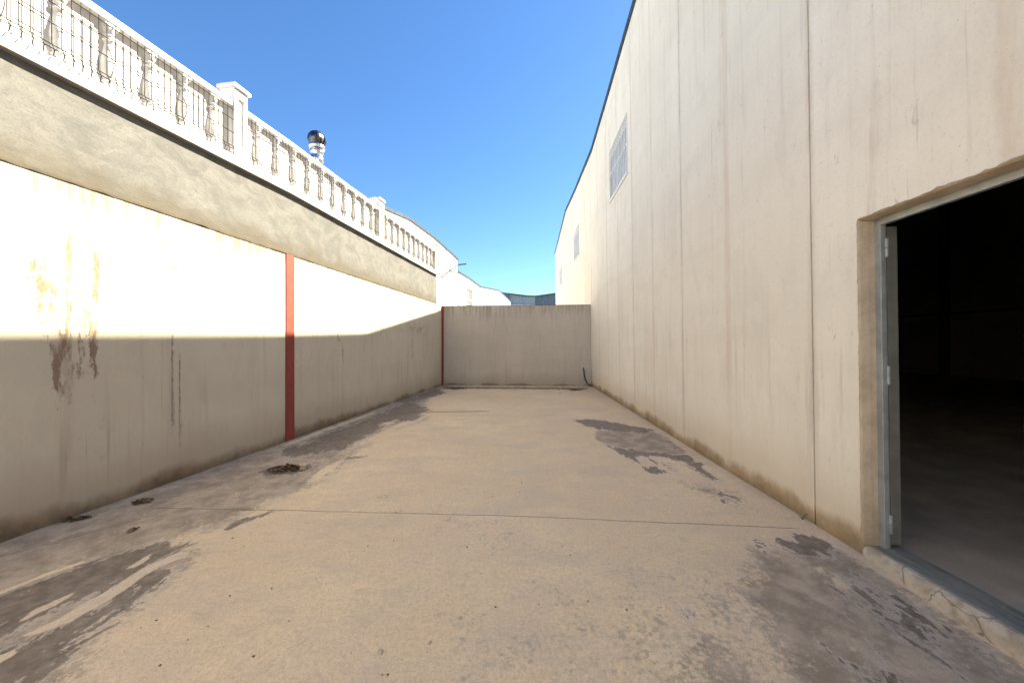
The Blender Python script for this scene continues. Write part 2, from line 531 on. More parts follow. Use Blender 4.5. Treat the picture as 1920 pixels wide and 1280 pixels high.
def mat_sill():
    m = M("chipped_sill", .92, .15)
    p = m.pos
    c = m.mix(m.step(m.noise(p, 9, 6, .7), .35, .65), (.36, .30, .23), (.56, .50, .42))
    c = m.mix(m.step(m.noise(m.scale(p, (1, 1, 1), (5, 5, 5)), 5, 6, .7), .52, .66, 0, .7), c, (.46, .34, .19))
    v = m.voronoi(m.mix(.12, p, m.noise(p, 6, 4)), 4.2, 'DISTANCE_TO_EDGE')
    c = m.mix(m.step(v, .006, .02, .7, 0), c, (.17, .13, .09))
    m.color(c)
    m.bump(m.noise(p, 22, 6, .7), .8, .02)
    MAT['sill'] = m.mat
    m = M("door_threshold", .75, .3)
    p = m.pos
    c = m.mix(m.step(m.noise(m.scale(p, (3, .6, 1)), 6, 7, .7), .35, .65), (.20, .205, .18), (.33, .315, .27))
    c = m.mix(m.step(m.noise(m.scale(p, (8, .5, 1)), 5, 5, .7), .55, .68, 0, .8), c, (.10, .105, .10))
    m.color(c)
    m.bump(m.noise(p, 40, 5), .3, .006)
    MAT['threshold'] = m.mat
    m = M("reveal_plaster", .95, .12)
    p = m.pos
    c = m.mix(m.step(m.noise(p, 5, 6, .7), .35, .65), (.46, .375, .28), (.60, .505, .39))
    c = m.mix(m.step(m.sep(p)[2], .0, .45, .7, 0), c, (.27, .21, .14))
    m.color(c)
    m.bump(m.noise(p, 40, 6, .7), .6, .008)
    MAT['reveal'] = m.mat
    m = M("window_glass", .12, .6)
    m.color(m.mix(m.step(m.noise(m.pos, 2.5, 3), .35, .65), (.30, .36, .41), (.42, .48, .53)))
    MAT['glass'] = m.mat
    m = M('dark_window_glass', .45, .15)
    m.color(m.mix(m.step(m.noise(m.pos, 2.5, 3), .35, .65), (.05, .055, .055), (.09, .10, .10)))
    MAT['dark_glass'] = m.mat


mat_sill()

# ------------------------------------------------------------------ the ground
b = B()
N = 24
b.face([(-600, -300, -.32), (600, -300, -.32), (600, 1200, -.32), (-600, 1200, -.32)])
tag(obj('ground', b, MAT['far_ground']), kind='structure')

# stains, traced as outlines on the floor: (field, strength, soft edge in metres, outline)
POLY = [
    ('damp', .74, .26, [(-120, 1030), (0, 985), (240, 898), (527, 806), (700, 754), (822, 716), (845, 722), (806, 745), (800, 770), (750, 795), (690, 822), (640, 860), (610, 890), (560, 925), (505, 950), (440, 985), (380, 1000), (330, 1015), (357, 1020), (395, 1035), (350, 1070), (300, 1120), (240, 1170), (170, 1230), (110, 1290), (-200, 1400), (-400, 1300)]),
    ('crust', .80, .10, [(270, 1022), (320, 1014), (358, 1020), (330, 1036), (285, 1058), (240, 1083), (170, 1115), (120, 1140), (60, 1165), (20, 1190), (-60, 1210), (-60, 1140), (40, 1105), (120, 1070), (200, 1045)]),
    ('crust', .76, .10, [(396, 1034), (380, 1043), (350, 1062), (320, 1092), (270, 1120), (220, 1155), (170, 1190), (120, 1225), (60, 1275), (-80, 1330), (-80, 1245), (60, 1200), (150, 1152), (230, 1112), (280, 1072), (310, 1060), (350, 1056)]),
    ('crust', .74, .12, [(520, 846), (560, 832), (620, 808), (700, 780), (745, 760), (770, 752), (808, 768), (780, 786), (720, 800), (690, 818), (640, 843), (590, 852), (545, 858)]),
    ('crust', .70, .16, [(735, 752), (785, 738), (815, 727), (840, 736), (800, 748), (765, 762)]),
    ('damp', .66, .30, [(560, 870), (660, 838), (700, 820), (780, 790), (815, 775), (800, 790), (720, 815), (640, 880), (560, 930), (500, 950), (440, 940)]),
    ('crust', .72, .05, [(482, 884), (520, 872), (580, 868), (588, 876), (548, 890), (500, 893)]),
    ('crust', .62, .05, [(395, 990), (440, 976), (495, 962), (528, 955), (500, 966), (470, 976), (430, 990)]),
    ('crust', .58, .05, [(640, 858), (692, 852), (690, 857), (650, 862)]),
    ('damp', .55, .08, [(700, 930), (735, 918), (738, 932), (710, 940)]),
    ('crust', .78, .05, [(830, 727), (858, 725), (875, 729), (850, 731)]),
    ('crust', .66, .12, [(828, 724), (1110, 726), (1100, 731), (960, 729), (828, 729)]),
    ('crust', .80, .05, [(1060, 729), (1085, 728), (1096, 731), (1075, 733)]),
    ('crust', .72, .04, [(1070, 787), (1108, 785), (1140, 789), (1180, 796), (1232, 806), (1210, 811), (1168, 809), (1128, 806), (1098, 799)]),
    ('damp', .92, .12, [(1118, 806), (1220, 806), (1252, 820), (1290, 848), (1262, 852), (1200, 847), (1150, 836), (1116, 824)]),
    ('crust', .76, .05, [(1140, 836), (1200, 845), (1250, 850), (1292, 852), (1308, 866), (1322, 878), (1343, 888), (1334, 901), (1318, 894), (1304, 884), (1272, 864), (1240, 857), (1200, 853), (1198, 868), (1166, 854)]),
    ('crust', .72, .04, [(1198, 873), (1232, 874), (1258, 886), (1232, 889), (1206, 882)]),
    ('crust', .68, .04, [(1215, 861), (1252, 868), (1278, 888), (1262, 884), (1238, 872)]),
    ('damp', .50, .30, [(1235, 893), (1335, 900), (1420, 940), (1480, 975), (1400, 968), (1320, 940)]),
    ('crust', .44, .18, [(1320, 920), (1370, 918), (1410, 945), (1360, 955), (1330, 945)]),
    ('crust', .78, .06, [(1415, 1024), (1460, 1010), (1490, 1002), (1535, 1004), (1575, 1024), (1562, 1037), (1500, 1040), (1450, 1032)]),
    ('damp', .80, .28, [(1405, 1030), (1490, 1008), (1570, 1022), (1640, 1062), (1760, 1140), (1900, 1225), (2100, 1340), (2100, 1420), (1560, 1420), (1440, 1240), (1390, 1150), (1385, 1080)]),
    ('crust', .52, .30, [(1520, 1050), (1600, 1060), (1720, 1130), (1880, 1240), (1900, 1330), (1760, 1260), (1640, 1180), (1540, 1110)]),
    ('crust', .46, .25, [(1500, 1180), (1640, 1220), (1760, 1300), (1700, 1380), (1580, 1300)]),
    ('damp', .56, .35, [(1260, 1135), (1330, 1160), (1440, 1230), (1560, 1400), (1150, 1400), (1130, 1290), (1250, 1220)]),
    ('damp', .40, .8, [(700, 1150), (1250, 1020), (1420, 1000), (1700, 1100), (2000, 1300), (1900, 1420), (700, 1420)]),  # broad soft darkening over the whole foreground
    ('damp', .34, .6, [(640, 900), (900, 960), (1200, 1000), (1250, 1080), (1000, 1100), (760, 1010)]),
    ('crust', .60, .06, [(1240, 1138), (1285, 1140), (1318, 1160), (1290, 1157)]),
    ('damp', .50, .12, [(850, 985), (905, 975), (970, 960), (975, 966), (920, 992), (870, 995)]),
    ('damp', .48, .08, [(915, 955), (960, 942), (995, 928), (990, 935), (940, 958)]),
    ('sand', .85, .045, [(28, 1167), (60, 1143), (150, 1104), (128, 1122), (90, 1142), (36, 1170)]),
    ('sand', .90, .05, [(36, 1194), (110, 1158), (200, 1108), (262, 1066), (305, 1046), (338, 1034), (360, 1030), (352, 1044), (300, 1062), (270, 1082), (200, 1128), (120, 1173), (45, 1198)]),
    ('sand', .90, .04, [(-60, 1240), (0, 1226), (45, 1208), (46, 1216), (12, 1240), (-60, 1262)]),
    ('sand', .75, .02, [(-40, 1124), (80, 1074), (162, 1048), (158, 1055), (70, 1086), (-40, 1134)]),
    ('sand', .75, .05, [(230, 1068), (290, 1033), (278, 1052), (248, 1068)]),
    ('sand', .60, .06, [(560, 905), (620, 868), (660, 850), (630, 880), (590, 905)]),
    ('sand', .55, .06, [(700, 796), (745, 785), (760, 790), (720, 800)]),
    ('sand', .60, .05, [(1212, 852), (1255, 856), (1285, 872), (1250, 866), (1215, 860)]),
    ('sand', .55, .10, [(1500, 1055), (1545, 1048), (1640, 1130), (1680, 1185), (1620, 1150), (1540, 1085)]),
    ('sand', .55, .10, [(1550, 1180), (1620, 1190), (1640, 1240), (1590, 1235)]),
    ('sand', .70, .05, [(1440, 1000), (1560, 1005), (1630, 1050), (1760, 1130), (1920, 1240), (1920, 1252), (1740, 1130), (1620, 1058), (1540, 1010)]),
    ('sand', .62, .05, [(527, 834), (600, 806), (700, 771), (705, 774), (610, 810), (530, 838)]),
]


def poly_field(X, Y, poly, soft):
    P = np.array([gpt(*q) for q in poly])
    inside = np.zeros(X.shape, bool)
    dist = np.full(X.shape, 1e9)
    n = len(P)
    for i in range(n):
        ax, ay = P[i]
        bx, by = P[(i + 1) % n]
        dx, dy = bx - ax, by - ay
        t = np.clip(((X - ax) * dx + (Y - ay) * dy) / (dx * dx + dy * dy + 1e-12), 0, 1)
        dist = np.minimum(dist, np.hypot(X - ax - t * dx, Y - ay - t * dy))
        cond = ((ay > Y) != (by > Y))
        with np.errstate(divide='ignore', invalid='ignore'):
            xi = ax + (Y - ay) * dx / (dy if dy else 1e-12)
        inside ^= cond & (X < xi)
    sd = np.where(inside, dist, -dist)
    t = np.clip(sd / (2 * soft) + .5, 0, 1)
    return t * t * (3 - 2 * t)


def yard():
    ys = np.concatenate([np.arange(-9.0, -2.5, .5), np.arange(-2.5, .6, .12), np.arange(.6, 5.0, .028), np.arange(5.0, 13.75, .05)])
    nu = 190
    verts, X, Y = [], [], []
    for y in ys:
        xl, xr = LA + LB * y - .12, RA + RB * y + .012
        xs = np.linspace(xl, xr, nu)
        X.append(xs)
        Y.append(np.full(nu, y))
    X, Y = np.array(X), np.array(Y)
    Z = ground_z(X, Y)
    und = np.array([mnoise.noise(Vector((x * .7, y * .7, 0))) for x, y in zip(X.ravel(), Y.ravel())]).reshape(X.shape)
    Z = Z + und * .008
    me = bpy.data.meshes.new('yard_floor')
    V = np.stack([X, Y, Z], -1).reshape(-1, 3)
    idx = np.arange(len(V)).reshape(X.shape)
    q = np.stack([idx[:-1, :-1], idx[:-1, 1:], idx[1:, 1:], idx[1:, :-1]], -1).reshape(-1, 4)
    me.from_pydata(V.tolist(), [], q.tolist())
    me.materials.append(MAT['yard'])
    o = bpy.data.objects.new('yard_floor', me)
    COL.objects.link(o)
    tag(o, kind='structure')
    fl = {'damp': np.zeros(X.shape), 'crust': np.zeros(X.shape), 'sand': np.zeros(X.shape)}
    for k, st, soft, pl in POLY:
        if k == 'crust' and soft < .13:
            st, soft = st * 1.22, soft * (4.2 if pl[0][0] > 900 else 2.4)
        fl[k] = np.maximum(fl[k], st * poly_field(X, Y, pl, soft))
    for k, v in fl.items(): set_attr(o, k, v.ravel())
    for p in me.polygons: p.use_smooth = True


yard()

# ------------------------------------------------------------------ left boundary wall (local frame: x out into the yard, y along, z up)
S_COL, S_END = 5.95 * KL, 13.62 * KL
JT = 2.985                                             # where the cast panels stop and the render starts
bw = thing('boundary_wall', 'long stained cream concrete panel wall with cement render above and red steel columns, left of the yard', 'wall', lpt(0), LROT)


def wall_grid(s0, s1, z0, z1, thick, ds, dz):
    b = B()
    ns, nz = max(2, int((s1 - s0) / ds)), max(2, int((z1 - z0) / dz))
    g = [[b.bm.verts.new((0, s0 + (s1 - s0) * i / ns, z0 + (z1 - z0) * j / nz)) for j in range(nz + 1)] for i in range(ns + 1)]
    for i in range(ns):
        for j in range(nz):
            b.bm.faces.new((g[i][j], g[i + 1][j], g[i + 1][j + 1], g[i][j + 1]))
    # returns and back
    bk = [b.bm.verts.new(p) for p in ((-thick, s0, z0), (-thick, s1, z0), (-thick, s1, z1), (-thick, s0, z1))]
    b.bm.faces.new((bk[0], bk[3], bk[2], bk[1]))
    b.bm.faces.new([bk[0]] + [g[i][0] for i in range(ns + 1)] + [bk[1]])
    b.bm.faces.new([bk[2]] + [g[i][nz] for i in range(ns, -1, -1)] + [bk[3]])
    b.bm.faces.new([bk[3]] + [g[0][j] for j in range(nz, -1, -1)] + [bk[0]])
    b.bm.faces.new([bk[1]] + [g[ns][j] for j in range(nz + 1)] + [bk[2]])
    return b


RUST = [((58, 96), (440, 620), .55), (( 70, 108), (520, 640), .62), ((97, 118), (600, 762), .95), ((125, 134), (440, 770), .85), ((148, 158), (520, 720), .72), ((160, 166), (460, 660), .45),
        ((172, 184), (440, 735), .80), ((76, 110), (480, 560), .40), ((290, 305), (420, 520), .45), ((322, 330), (430, 540), .5), ((395, 420), (450, 530), .42), ((632, 640), (570, 660), .5), ((700, 720), (590, 640), .4), ((770, 800), (600, 640), .45)]
SOOT = [((321.5, 326), (600, 835), .85), ((336, 339.5), (640, 865), .8), ((310, 312), (690, 870), .4), ((575, 577.5), (640, 690), .6), ((582, 584.5), (640, 700), .55), ((627, 631), (630, 690), .5), ((640, 645), (630, 700), .6), ((752, 755), (625, 740), .5), ((770, 776), (620, 690), .5), ((792, 796), (610, 700), .45), ((30, 34), (320, 420), .5), ((52, 60), (330, 430), .5), ((92, 110), (480, 560), .45), ((164, 178), (395, 440), .6), ((0, 8), (700, 730), .6), ((360, 400), (690, 715), .3)]


def strip_field(o, lst):
    n = len(o.data.vertices)
    cz = np.empty(n * 3, np.float32)
    o.data.vertices.foreach_get('co', cz)
    cz = cz.reshape(-1, 3)
    out = np.zeros(n)
    for (x0, x1), (y0, y1), k in lst:
        s0, zt = wpt(x0, y0)
        s1, zb = wpt(x1, y1)
        zt2 = wpt((x0 + x1) / 2, y0)[1]
        zb2 = wpt((x0 + x1) / 2, y1)[1]
        mid, hw = (s0 + s1) / 2, max(.018, (s1 - s0) / 2)
        wob = .03 * np.sin(cz[:, 2] * 3.1 + s0 * 9) * min(1, hw * 8)
        a = np.clip(1.75 - np.abs(cz[:, 1] - mid - wob) / hw, 0, 1)
        v = np.clip((zt2 - cz[:, 2]) / .35 + .3, 0, 1) * np.clip((cz[:, 2] - zb2) / .5 + .3, 0, 1)
        out = np.maximum(out, k * a * v)
    return out


for s0, s1, fine in ((-9.0, -2.51, False), (-2.5, S_COL - .012, True), (S_COL + .195, S_END, True)):  # first stretch is unseen behind the viewer, added for warm bounce
    o = obj('wall_panel', wall_grid(s0, s1, -.30, JT, .16, .028, .07), MAT['left_concrete'], bw)
    set_attr(o, 'rust', strip_field(o, RUST))
    set_attr(o, 'soot', strip_field(o, SOOT))

for s0 in (S_COL, S_END + .006):                       # H section columns: a flange in front, web behind
    b = B()
    w = .18 if s0 < 10 else .13
    b.box(-.012, .012, s0, s0 + w, -.30, JT + .012) if s0 < 10 else b.box(-.012, .075, s0 - .05, s0 - .001, -.30, JT - .02)
    b.box(-.16, -.012, s0 + w / 2 - .006, s0 + w / 2 + .006, -.30, JT)
    b.box(-.175, -.16, s0, s0 + w, -.30, JT)
    obj('steel_column', b, MAT['red_oxide'], bw, .002)


def zsag(s):                                           # the terrace edge drops slightly towards the viewer
    return -.036 * (min(6.06, 6.06 - s) if s < 6.06 else 0.0)


S_BAND = 13.05 * KL
b = B()                                                # trowelled cement band with a ragged lower lip
ns = 700
rows = [0.0, .012, .05, .2, .5, .8, 1.0]
grid = []
for i in range(ns + 1):
    s = -9.0 + (S_BAND + 9.0) * i / ns
    zb = JT + .006 + .022 * mnoise.noise(Vector((s * 2.1, 3, 0))) + .012 * mnoise.noise(Vector((s * 9, 7, 0)))
    zt = 4.0 + zsag(s) + .02
    col = []
    for t in rows:
        z = zb + (zt - zb) * t
        x = .005 + .004 * mnoise.noise(Vector((s * .9, z * 1.5, 2))) + .003 * mnoise.noise(Vector((s * 4, z * 5, 5)))
        if t == 0: x -= .005
        col.append(b.bm.verts.new((x, s, z)))
    col.insert(0, b.bm.verts.new((-.02, s, zb + .002)))
    grid.append(col)
for i in range(ns):
    for j in range(len(rows)):
        f = b.bm.faces.new((grid[i][j], grid[i + 1][j], grid[i + 1][j + 1], grid[i][j + 1]))
        f.smooth = True
e0, e1 = grid[0], grid[-1]
bk = [b.bm.verts.new((-.18, s, z)) for s, z in ((-9.0, JT), (S_BAND, JT), (S_BAND, 4.01), (-9.0, 4.0 + zsag(-9.0) + .02))]
b.bm.faces.new([bk[1]] + e1 + [bk[2]])
b.bm.faces.new([bk[3]] + e0[::-1] + [bk[0]])
b.bm.faces.new((bk[0], bk[3], bk[2], bk[1]))
obj('render_band', b, MAT['render'], bw)

# ------------------------------------------------------------------ balustrade of the neighbouring terrace
bal = thing('balustrade', 'white balustrade with turned balusters and wire mesh along the terrace above the left wall', 'balustrade', lpt(0, 0, 4.0), LROT)
OUT = .075                                             # front plane of slab and pillars
S0, S1 = -9.0, 12.98 * KL  # runs on unseen behind the viewer, extended with the wall for bounce
PIL = [(1.03 * KL, 1.24 * KL), (4.942 * KL, 5.148 * KL), (8.85 * KL, 9.07 * KL), (12.74 * KL, 12.96 * KL)]


def bput(name, b, mat, bevel=0.0, par=bal, **kw):
    b.shift(lambda c: Vector((c.x, c.y, c.z - 4.0 + zsag(c.y))))
    return obj(name, b, mat, par, bevel, **kw)


def cuts_box(b, x0, x1, ya, yb, z0, z1):               # long box cut where the terrace line bends
    ys = [ya] + [s for s in (0, 2, 4, 6.06) if ya < s < yb] + [yb]
    for p, q in zip(ys[:-1], ys[1:]): b.box(x0, x1, p, q, z0, z1)
    b.weld()


b = B(); cuts_box(b, -3.2, OUT, S0, S1, 4.0, 4.12)
bput('terrace_slab', b, MAT['white_masonry'], .006)
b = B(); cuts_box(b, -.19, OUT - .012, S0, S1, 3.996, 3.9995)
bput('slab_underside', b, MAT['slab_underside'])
b = B(); cuts_box(b, -.05, -.012, S0, S1, 4.12, 4.785)
bput('backing_panel', b, MAT['white_paint'])
for (a0, a1), (c0, c1) in zip(PIL[:-1], PIL[1:]):
    b = B(); cuts_box(b, -.17, OUT - .01, a1, c0, 4.785, 4.862)
    bput('hand_rail', b, MAT['white_masonry'], .012)
BPROF = [(.034, .045), (.036, .06), (.048, .075), (.048, .088), (.036, .10), (.04, .115), (.052, .17), (.058, .23), (.056, .29), (.046, .36), (.036, .42), (.031, .455), (.032, .47), (.048, .482), (.050, .495), (.036, .507), (.034, .525), (.042, .535), (.044, .548), (.033, .558), (.035, .575), (.048, .60), (.052, .615), (.052, .625)]


def baluster_mesh():
    b = B()
    b.box(-.052, .052, -.052, .052, 0, .045)
    b.lathe(BPROF, n=18)
    b.box(-.052, .052, -.052, .052, .625, .667)
    me = bpy.data.meshes.new('baluster')
    b.bm.normal_update(); b.bm.to_mesh(me); b.bm.free()
    me.materials.append(MAT['white_masonry'])
    return me


bme = baluster_mesh()
for gi, ((a0, a1), (c0, c1)) in enumerate(zip(PIL[:-1], PIL[1:])):
    n = 10
    pit = (c0 - a1) / (n + .35)
    for k in range(n):
        s = a1 + pit * (k + .675)
        if s < 1.6: continue
        o = bpy.data.objects.new('baluster', bme)
        COL.objects.link(o)
        o.parent = bal
        o.location = (-.002, s, .119 + zsag(s))
        o.scale = (1.03, 1.03, 1)
        o.rotation_euler = (0, 0, random.uniform(-.06, .06))
for a0, a1 in PIL:
    b = B()
    w = a1 - a0
    # shaft with a sunk panel on its yard face
    z0, z1 = 4.003, 5.045
    pz0, pz1, py0, py1 = 4.28, 4.93, a0 + .055, a1 - .055
    b.box(OUT - .215, OUT - .022, a0, a1, z0, z1)
    b.box(OUT - .022, OUT + .004, a0, py0, z0, z1)
    b.box(OUT - .022, OUT + .004, py1, a1, z0, z1)
    b.box(OUT - .022, OUT + .004, py0, py1, z0, pz0)
    b.box(OUT - .022, OUT + .004, py0, py1, pz1, z1)
    po = bput('pillar', b, MAT['white_masonry'])
    b = B()
    b.box(OUT - .25, OUT + .035, a0 - .032, a1 + .032, 5.047, 5.095)
    b.box(OUT - .225, OUT + .012, a0 - .01, a1 + .01, 5.095, 5.118)
    bput('pillar_cap', b, MAT['white_masonry'], .006, par=po)
for (a0, a1), (c0, c1) in zip(PIL[:-1], PIL[1:]):      # welded wire mesh with a fold and loose tails at the foot
    b = B()
    xm = OUT + .018
    n = int((c0 - a1) / .064)
    for k in range(n):
        s = a1 + .02 + (c0 - a1 - .04) * k / (n - 1)
        if s < 1.5: continue
        j = random.uniform(-.0012, .0012)
        b.tube([(xm - .028, s + j, 4.775), (xm - .028, s, 4.24), (xm + .004, s, 4.185), (xm - .01, s, 4.135), (xm + .020, s + .004, 4.114)], .0042, 5)
    for z, x in ((4.735, xm - .022), (4.60, xm - .022), (4.42, xm - .022), (4.235, xm - .022), (4.185, xm + .009)):
        q = [s for s in (max(a1, 1.5), 2, 4, 6.06, c0) if max(a1, 1.5) <= s <= c0]
        b.tube([(x, s, z) for s in q], .005, 5)
    bput('wire_mesh', b, MAT['wire'])

# steel flue with a turning cowl behind the balustrade
fy = 7.73
fl = thing('flue_pipe', 'shiny steel flue pipe with a round cowl behind the white balustrade', 'chimney', (LA - .70 + LB * fy, fy, 4.121), 0)
b = B()
b.lathe([(.125, 0), (.125, 1.30), (.133, 1.305), (.133, 1.33), (.125, 1.335), (.125, 1.46), (.133, 1.465), (.133, 1.49), (.125, 1.495), (.125, 1.57)], n=32)
obj('pipe', b, MAT['stainless'], fl)
b = B()
b.lathe([(.128, 1.555), (.158, 1.56), (.162, 1.60), (.150, 1.625), (.12, 1.63)], n=32)
obj('collar', b, MAT['stainless'], fl)
b = B()                                                # ball of curved vanes
nv = 12
for k in range(nv):
    a0 = 2 * math.pi * k / nv
    st = []
    for j in range(13):
        t = j / 12
        ph = math.pi * (.16 + .76 * t)
        r, z = .178 * math.sin(ph), 1.755 - .178 * math.cos(ph)
        row = []
        for q in range(5):
            a = a0 + 2 * math.pi / nv * 1.12 * q / 4
            rr = r - .020 * (q / 4) ** 2 * math.sin(ph)
            row.append(b.bm.verts.new((rr * math.cos(a), rr * math.sin(a), z)))
        st.append(row)
    for j in range(12):
        for q in range(4):
            f = b.bm.faces.new((st[j][q], st[j][q + 1], st[j + 1][q + 1], st[j + 1][q]))
            f.smooth = True
b.lathe([(.055, 1.915), (.052, 1.932), (.03, 1.94)], n=20)
b.lathe([(.10, 1.60), (.10, 1.66), (.09, 1.70)], n=20)
obj('cowl', b, MAT['cowl_steel'], fl)

# ------------------------------------------------------------------ generic precast facade with panels, holes and a stepped roofline
def roof_at(prof, s):
    return float(np.interp(s, [p[0] for p in prof], [p[1] for p in prof]))


def panel_skin(prof, breaks, holes, xo, xi, z0, gap, zcuts=()):
    b = B()
    for a, c in zip(breaks[:-1], breaks[1:]):
        a_, c_ = a + gap / 2, c - gap / 2
        cs = {a_, c_}
        for p in prof:
            if a_ + .02 < p[0] < c_ - .02: cs.add(p[0])
        zs = {z0}
        for h in holes:
            if h[1] > a_ and h[0] < c_:
                for v in h[:2]:
                    if a_ + .001 < v < c_ - .001: cs.add(v)
                zs.update(h[2:4])
        cs, zs = sorted(cs), sorted(zs)
        for s0, s1 in zip(cs[:-1], cs[1:]):
            for j, zz in enumerate(zs):
                last = j == len(zs) - 1
                t0, t1 = (roof_at(prof, s0), roof_at(prof, s1)) if last else (zs[j + 1],) * 2
                mid, mz = (s0 + s1) / 2, (zz + min(t0, t1)) / 2
                if any(h[0] < mid < h[1] and h[2] < mz < h[3] for h in holes): continue
                v = b.box(xo, xi, s0, s1, zz, zz + 1)
                v[4].co.z = v[5].co.z = t0
                v[6].co.z = v[7].co.z = t1
    b.bm.verts.index_update()
    bmesh.ops.remove_doubles(b.bm, verts=b.bm.verts, dist=1e-4)
    b.bm.verts.index_update()
    b.weld()
    return b


def lean(b):
    b.shift(lambda c: Vector((c.x - LEAN * c.z, c.y, c.z)))
    return b


# ------------------------------------------------------------------ the warehouse on the right
wh = thing('warehouse', 'tall cream precast concrete warehouse with an open dark doorway, right of the yard', 'warehouse', rpt(0), RROT)
RPROF = [(-12.5, 8.26), (-4, 9.1), (4.4, 8.98), (7.6, 8.69), (10.2, 8.45), (12.65, 8.27), (17.0, 8.68), (20.7, 9.15), (28.48, 8.64)]
BR = [-11.97 + 2.5 * k for k in range(17)][:]
BR = [v for v in BR if v < 28] + [28.48]
WINS = [(8.32, 10.02, 5.46, 6.80), (15.82, 17.52, 5.46, 6.80), (23.34, 25.04, 5.46, 6.80)]
D0, D1, DT = -.62, 2.595, 2.395
HOLES = WINS + [(D0, D1, -.3, DT)]
BR2 = []
for v in BR: BR2.append(v)
# panels that the doorway cuts through keep their joint above it
b = panel_skin(RPROF, BR2, HOLES, 0.0, .045, -.30, .014)
obj('wall_panels', lean(b), MAT['warehouse_concrete'], wh, .004)
b = panel_skin(RPROF, [BR[0], 28.47], HOLES, .030, .14, -.30, 0)
obj('wall_core', lean(b), MAT['sealant'], wh)
b = panel_skin(RPROF, [BR[0], 28.47], HOLES, .141, .150, -.05, 0)
obj('inner_lining', lean(b), MAT['inside_wall'], wh)
DEP = 18.0
b = B()                                                # roof sheets follow the zigzag of the gables
for (s0, z0), (s1, z1) in zip(RPROF[:-1], RPROF[1:]):
    v = b.box(.02, DEP, s0, s1, 0, 1)
    for i, z in ((0, z0), (1, z0), (2, z1), (3, z1)): v[i].co.z = z + .004
    for i, z in ((4, z0), (5, z0), (6, z1), (7, z1)): v[i].co.z = z + .09
b.weld()
obj('roof', lean(b), MAT['roof_sheet'], wh)
b = B()                                                # dark metal flashing along the top
for (s0, z0), (s1, z1) in zip(RPROF[:-1], RPROF[1:]):
    v = b.box(-.035, .018, s0, s1, 0, 1)
    for i, z in ((0, z0), (1, z0), (2, z1), (3, z1)): v[i].co.z = z - .05
    for i, z in ((4, z0), (5, z0), (6, z1), (7, z1)): v[i].co.z = z + .10
b.weld()
obj('roof_flashing', lean(b), MAT['flashing'], wh)
b = B()
b.box(DEP - .2, DEP, -12, 28.4, -.3, 8.36)
b.box(.15, DEP - .2, -12, -11.8, -.3, 8.36)
b.box(.15, DEP - .2, 28.2, 28.4, -.3, 8.74)
b.box(DEP - .2, DEP, -12, 28.4, 8.36, 9.2)
obj('back_walls', b, MAT['inside_wall'], wh)
b = B(); b.box(.145, DEP - .2, -11.8, 28.2, -.2, .072)
obj('inside_floor', b, MAT['inside_floor'], wh)
b = B()
b.box(DEP - .36, DEP - .201, -11.8, 28.2, 2.92, 3.06)
obj('wall_rail', b, MAT['inside_steel'], wh)
for s in (3.1, 8.1, 13.1, 18.1):
    b = B()
    x = DEP - .40
    b.box(x, x + .19, s - .15, s + .15, .072, 8.3)
    b.box(x - .02, x, s - .19, s + .19, .072, 8.3)
    obj('inside_column', b, MAT['inside_steel'], wh)

for k, (s0, s1, z0, z1) in enumerate(WINS):
    b = B()
    t = .05
    b.box(.055, .095, s0 + .001, s1 - .001, z0 + .001, z0 + t)
    b.box(.055, .095, s0 + .001, s1 - .001, z1 - t, z1 - .001)
    b.box(.055, .095, s0 + .001, s0 + t, z0 + t, z1 - t)
    b.box(.055, .095, s1 - t, s1 - .001, z0 + t, z1 - t)
    b.box(.058, .092, (s0 + s1) / 2 - .025, (s0 + s1) / 2 + .025, z0 + t, z1 - t)
    fr = obj('window', lean(b), MAT['window_frame'], wh)
    b = B(); b.box(.07, .076, s0 + t, s1 - t, z0 + t, z1 - t)
    obj('pane', lean(b), MAT['glass'], fr)
    b = B()                                            # grille standing just proud of the panel
    xg = -.012
    b.box(xg - .02, xg + .012, s0 - .02, s1 + .02, z0 - .005, z0 + .03)
    b.box(xg - .02, xg + .012, s0 - .02, s1 + .02, z1 - .03, z1 + .005)
    b.box(xg - .012, xg + .008, s0, s1, (z0 + z1) / 2 - .012, (z0 + z1) / 2 + .012)
    n = 12
    for i in range(n + 1):
        s = s0 + .01 + (s1 - s0 - .02) * i / n
        b.box(xg - .009, xg + .009, s - .009, s + .009, z0 + .03, z1 - .03)
        if i < n:
            m_ = s + (s1 - s0 - .02) / n / 2
            for zc in (z1 - .10, z1 - .21):
                b.tube([(xg, m_ + .05 * math.cos(a), zc + .05 * math.sin(a)) for a in [2 * math.pi * q / 10 for q in range(11)]], .007, 4)
    obj('window_grille', lean(b), MAT['white_bar'], fr)
    b = B()
    b.box(-.03, .054, s0 - .04, s1 + .04, z0 - .05, z0 - .006)
    obj('window_sill', lean(b), MAT['white_masonry'], fr)

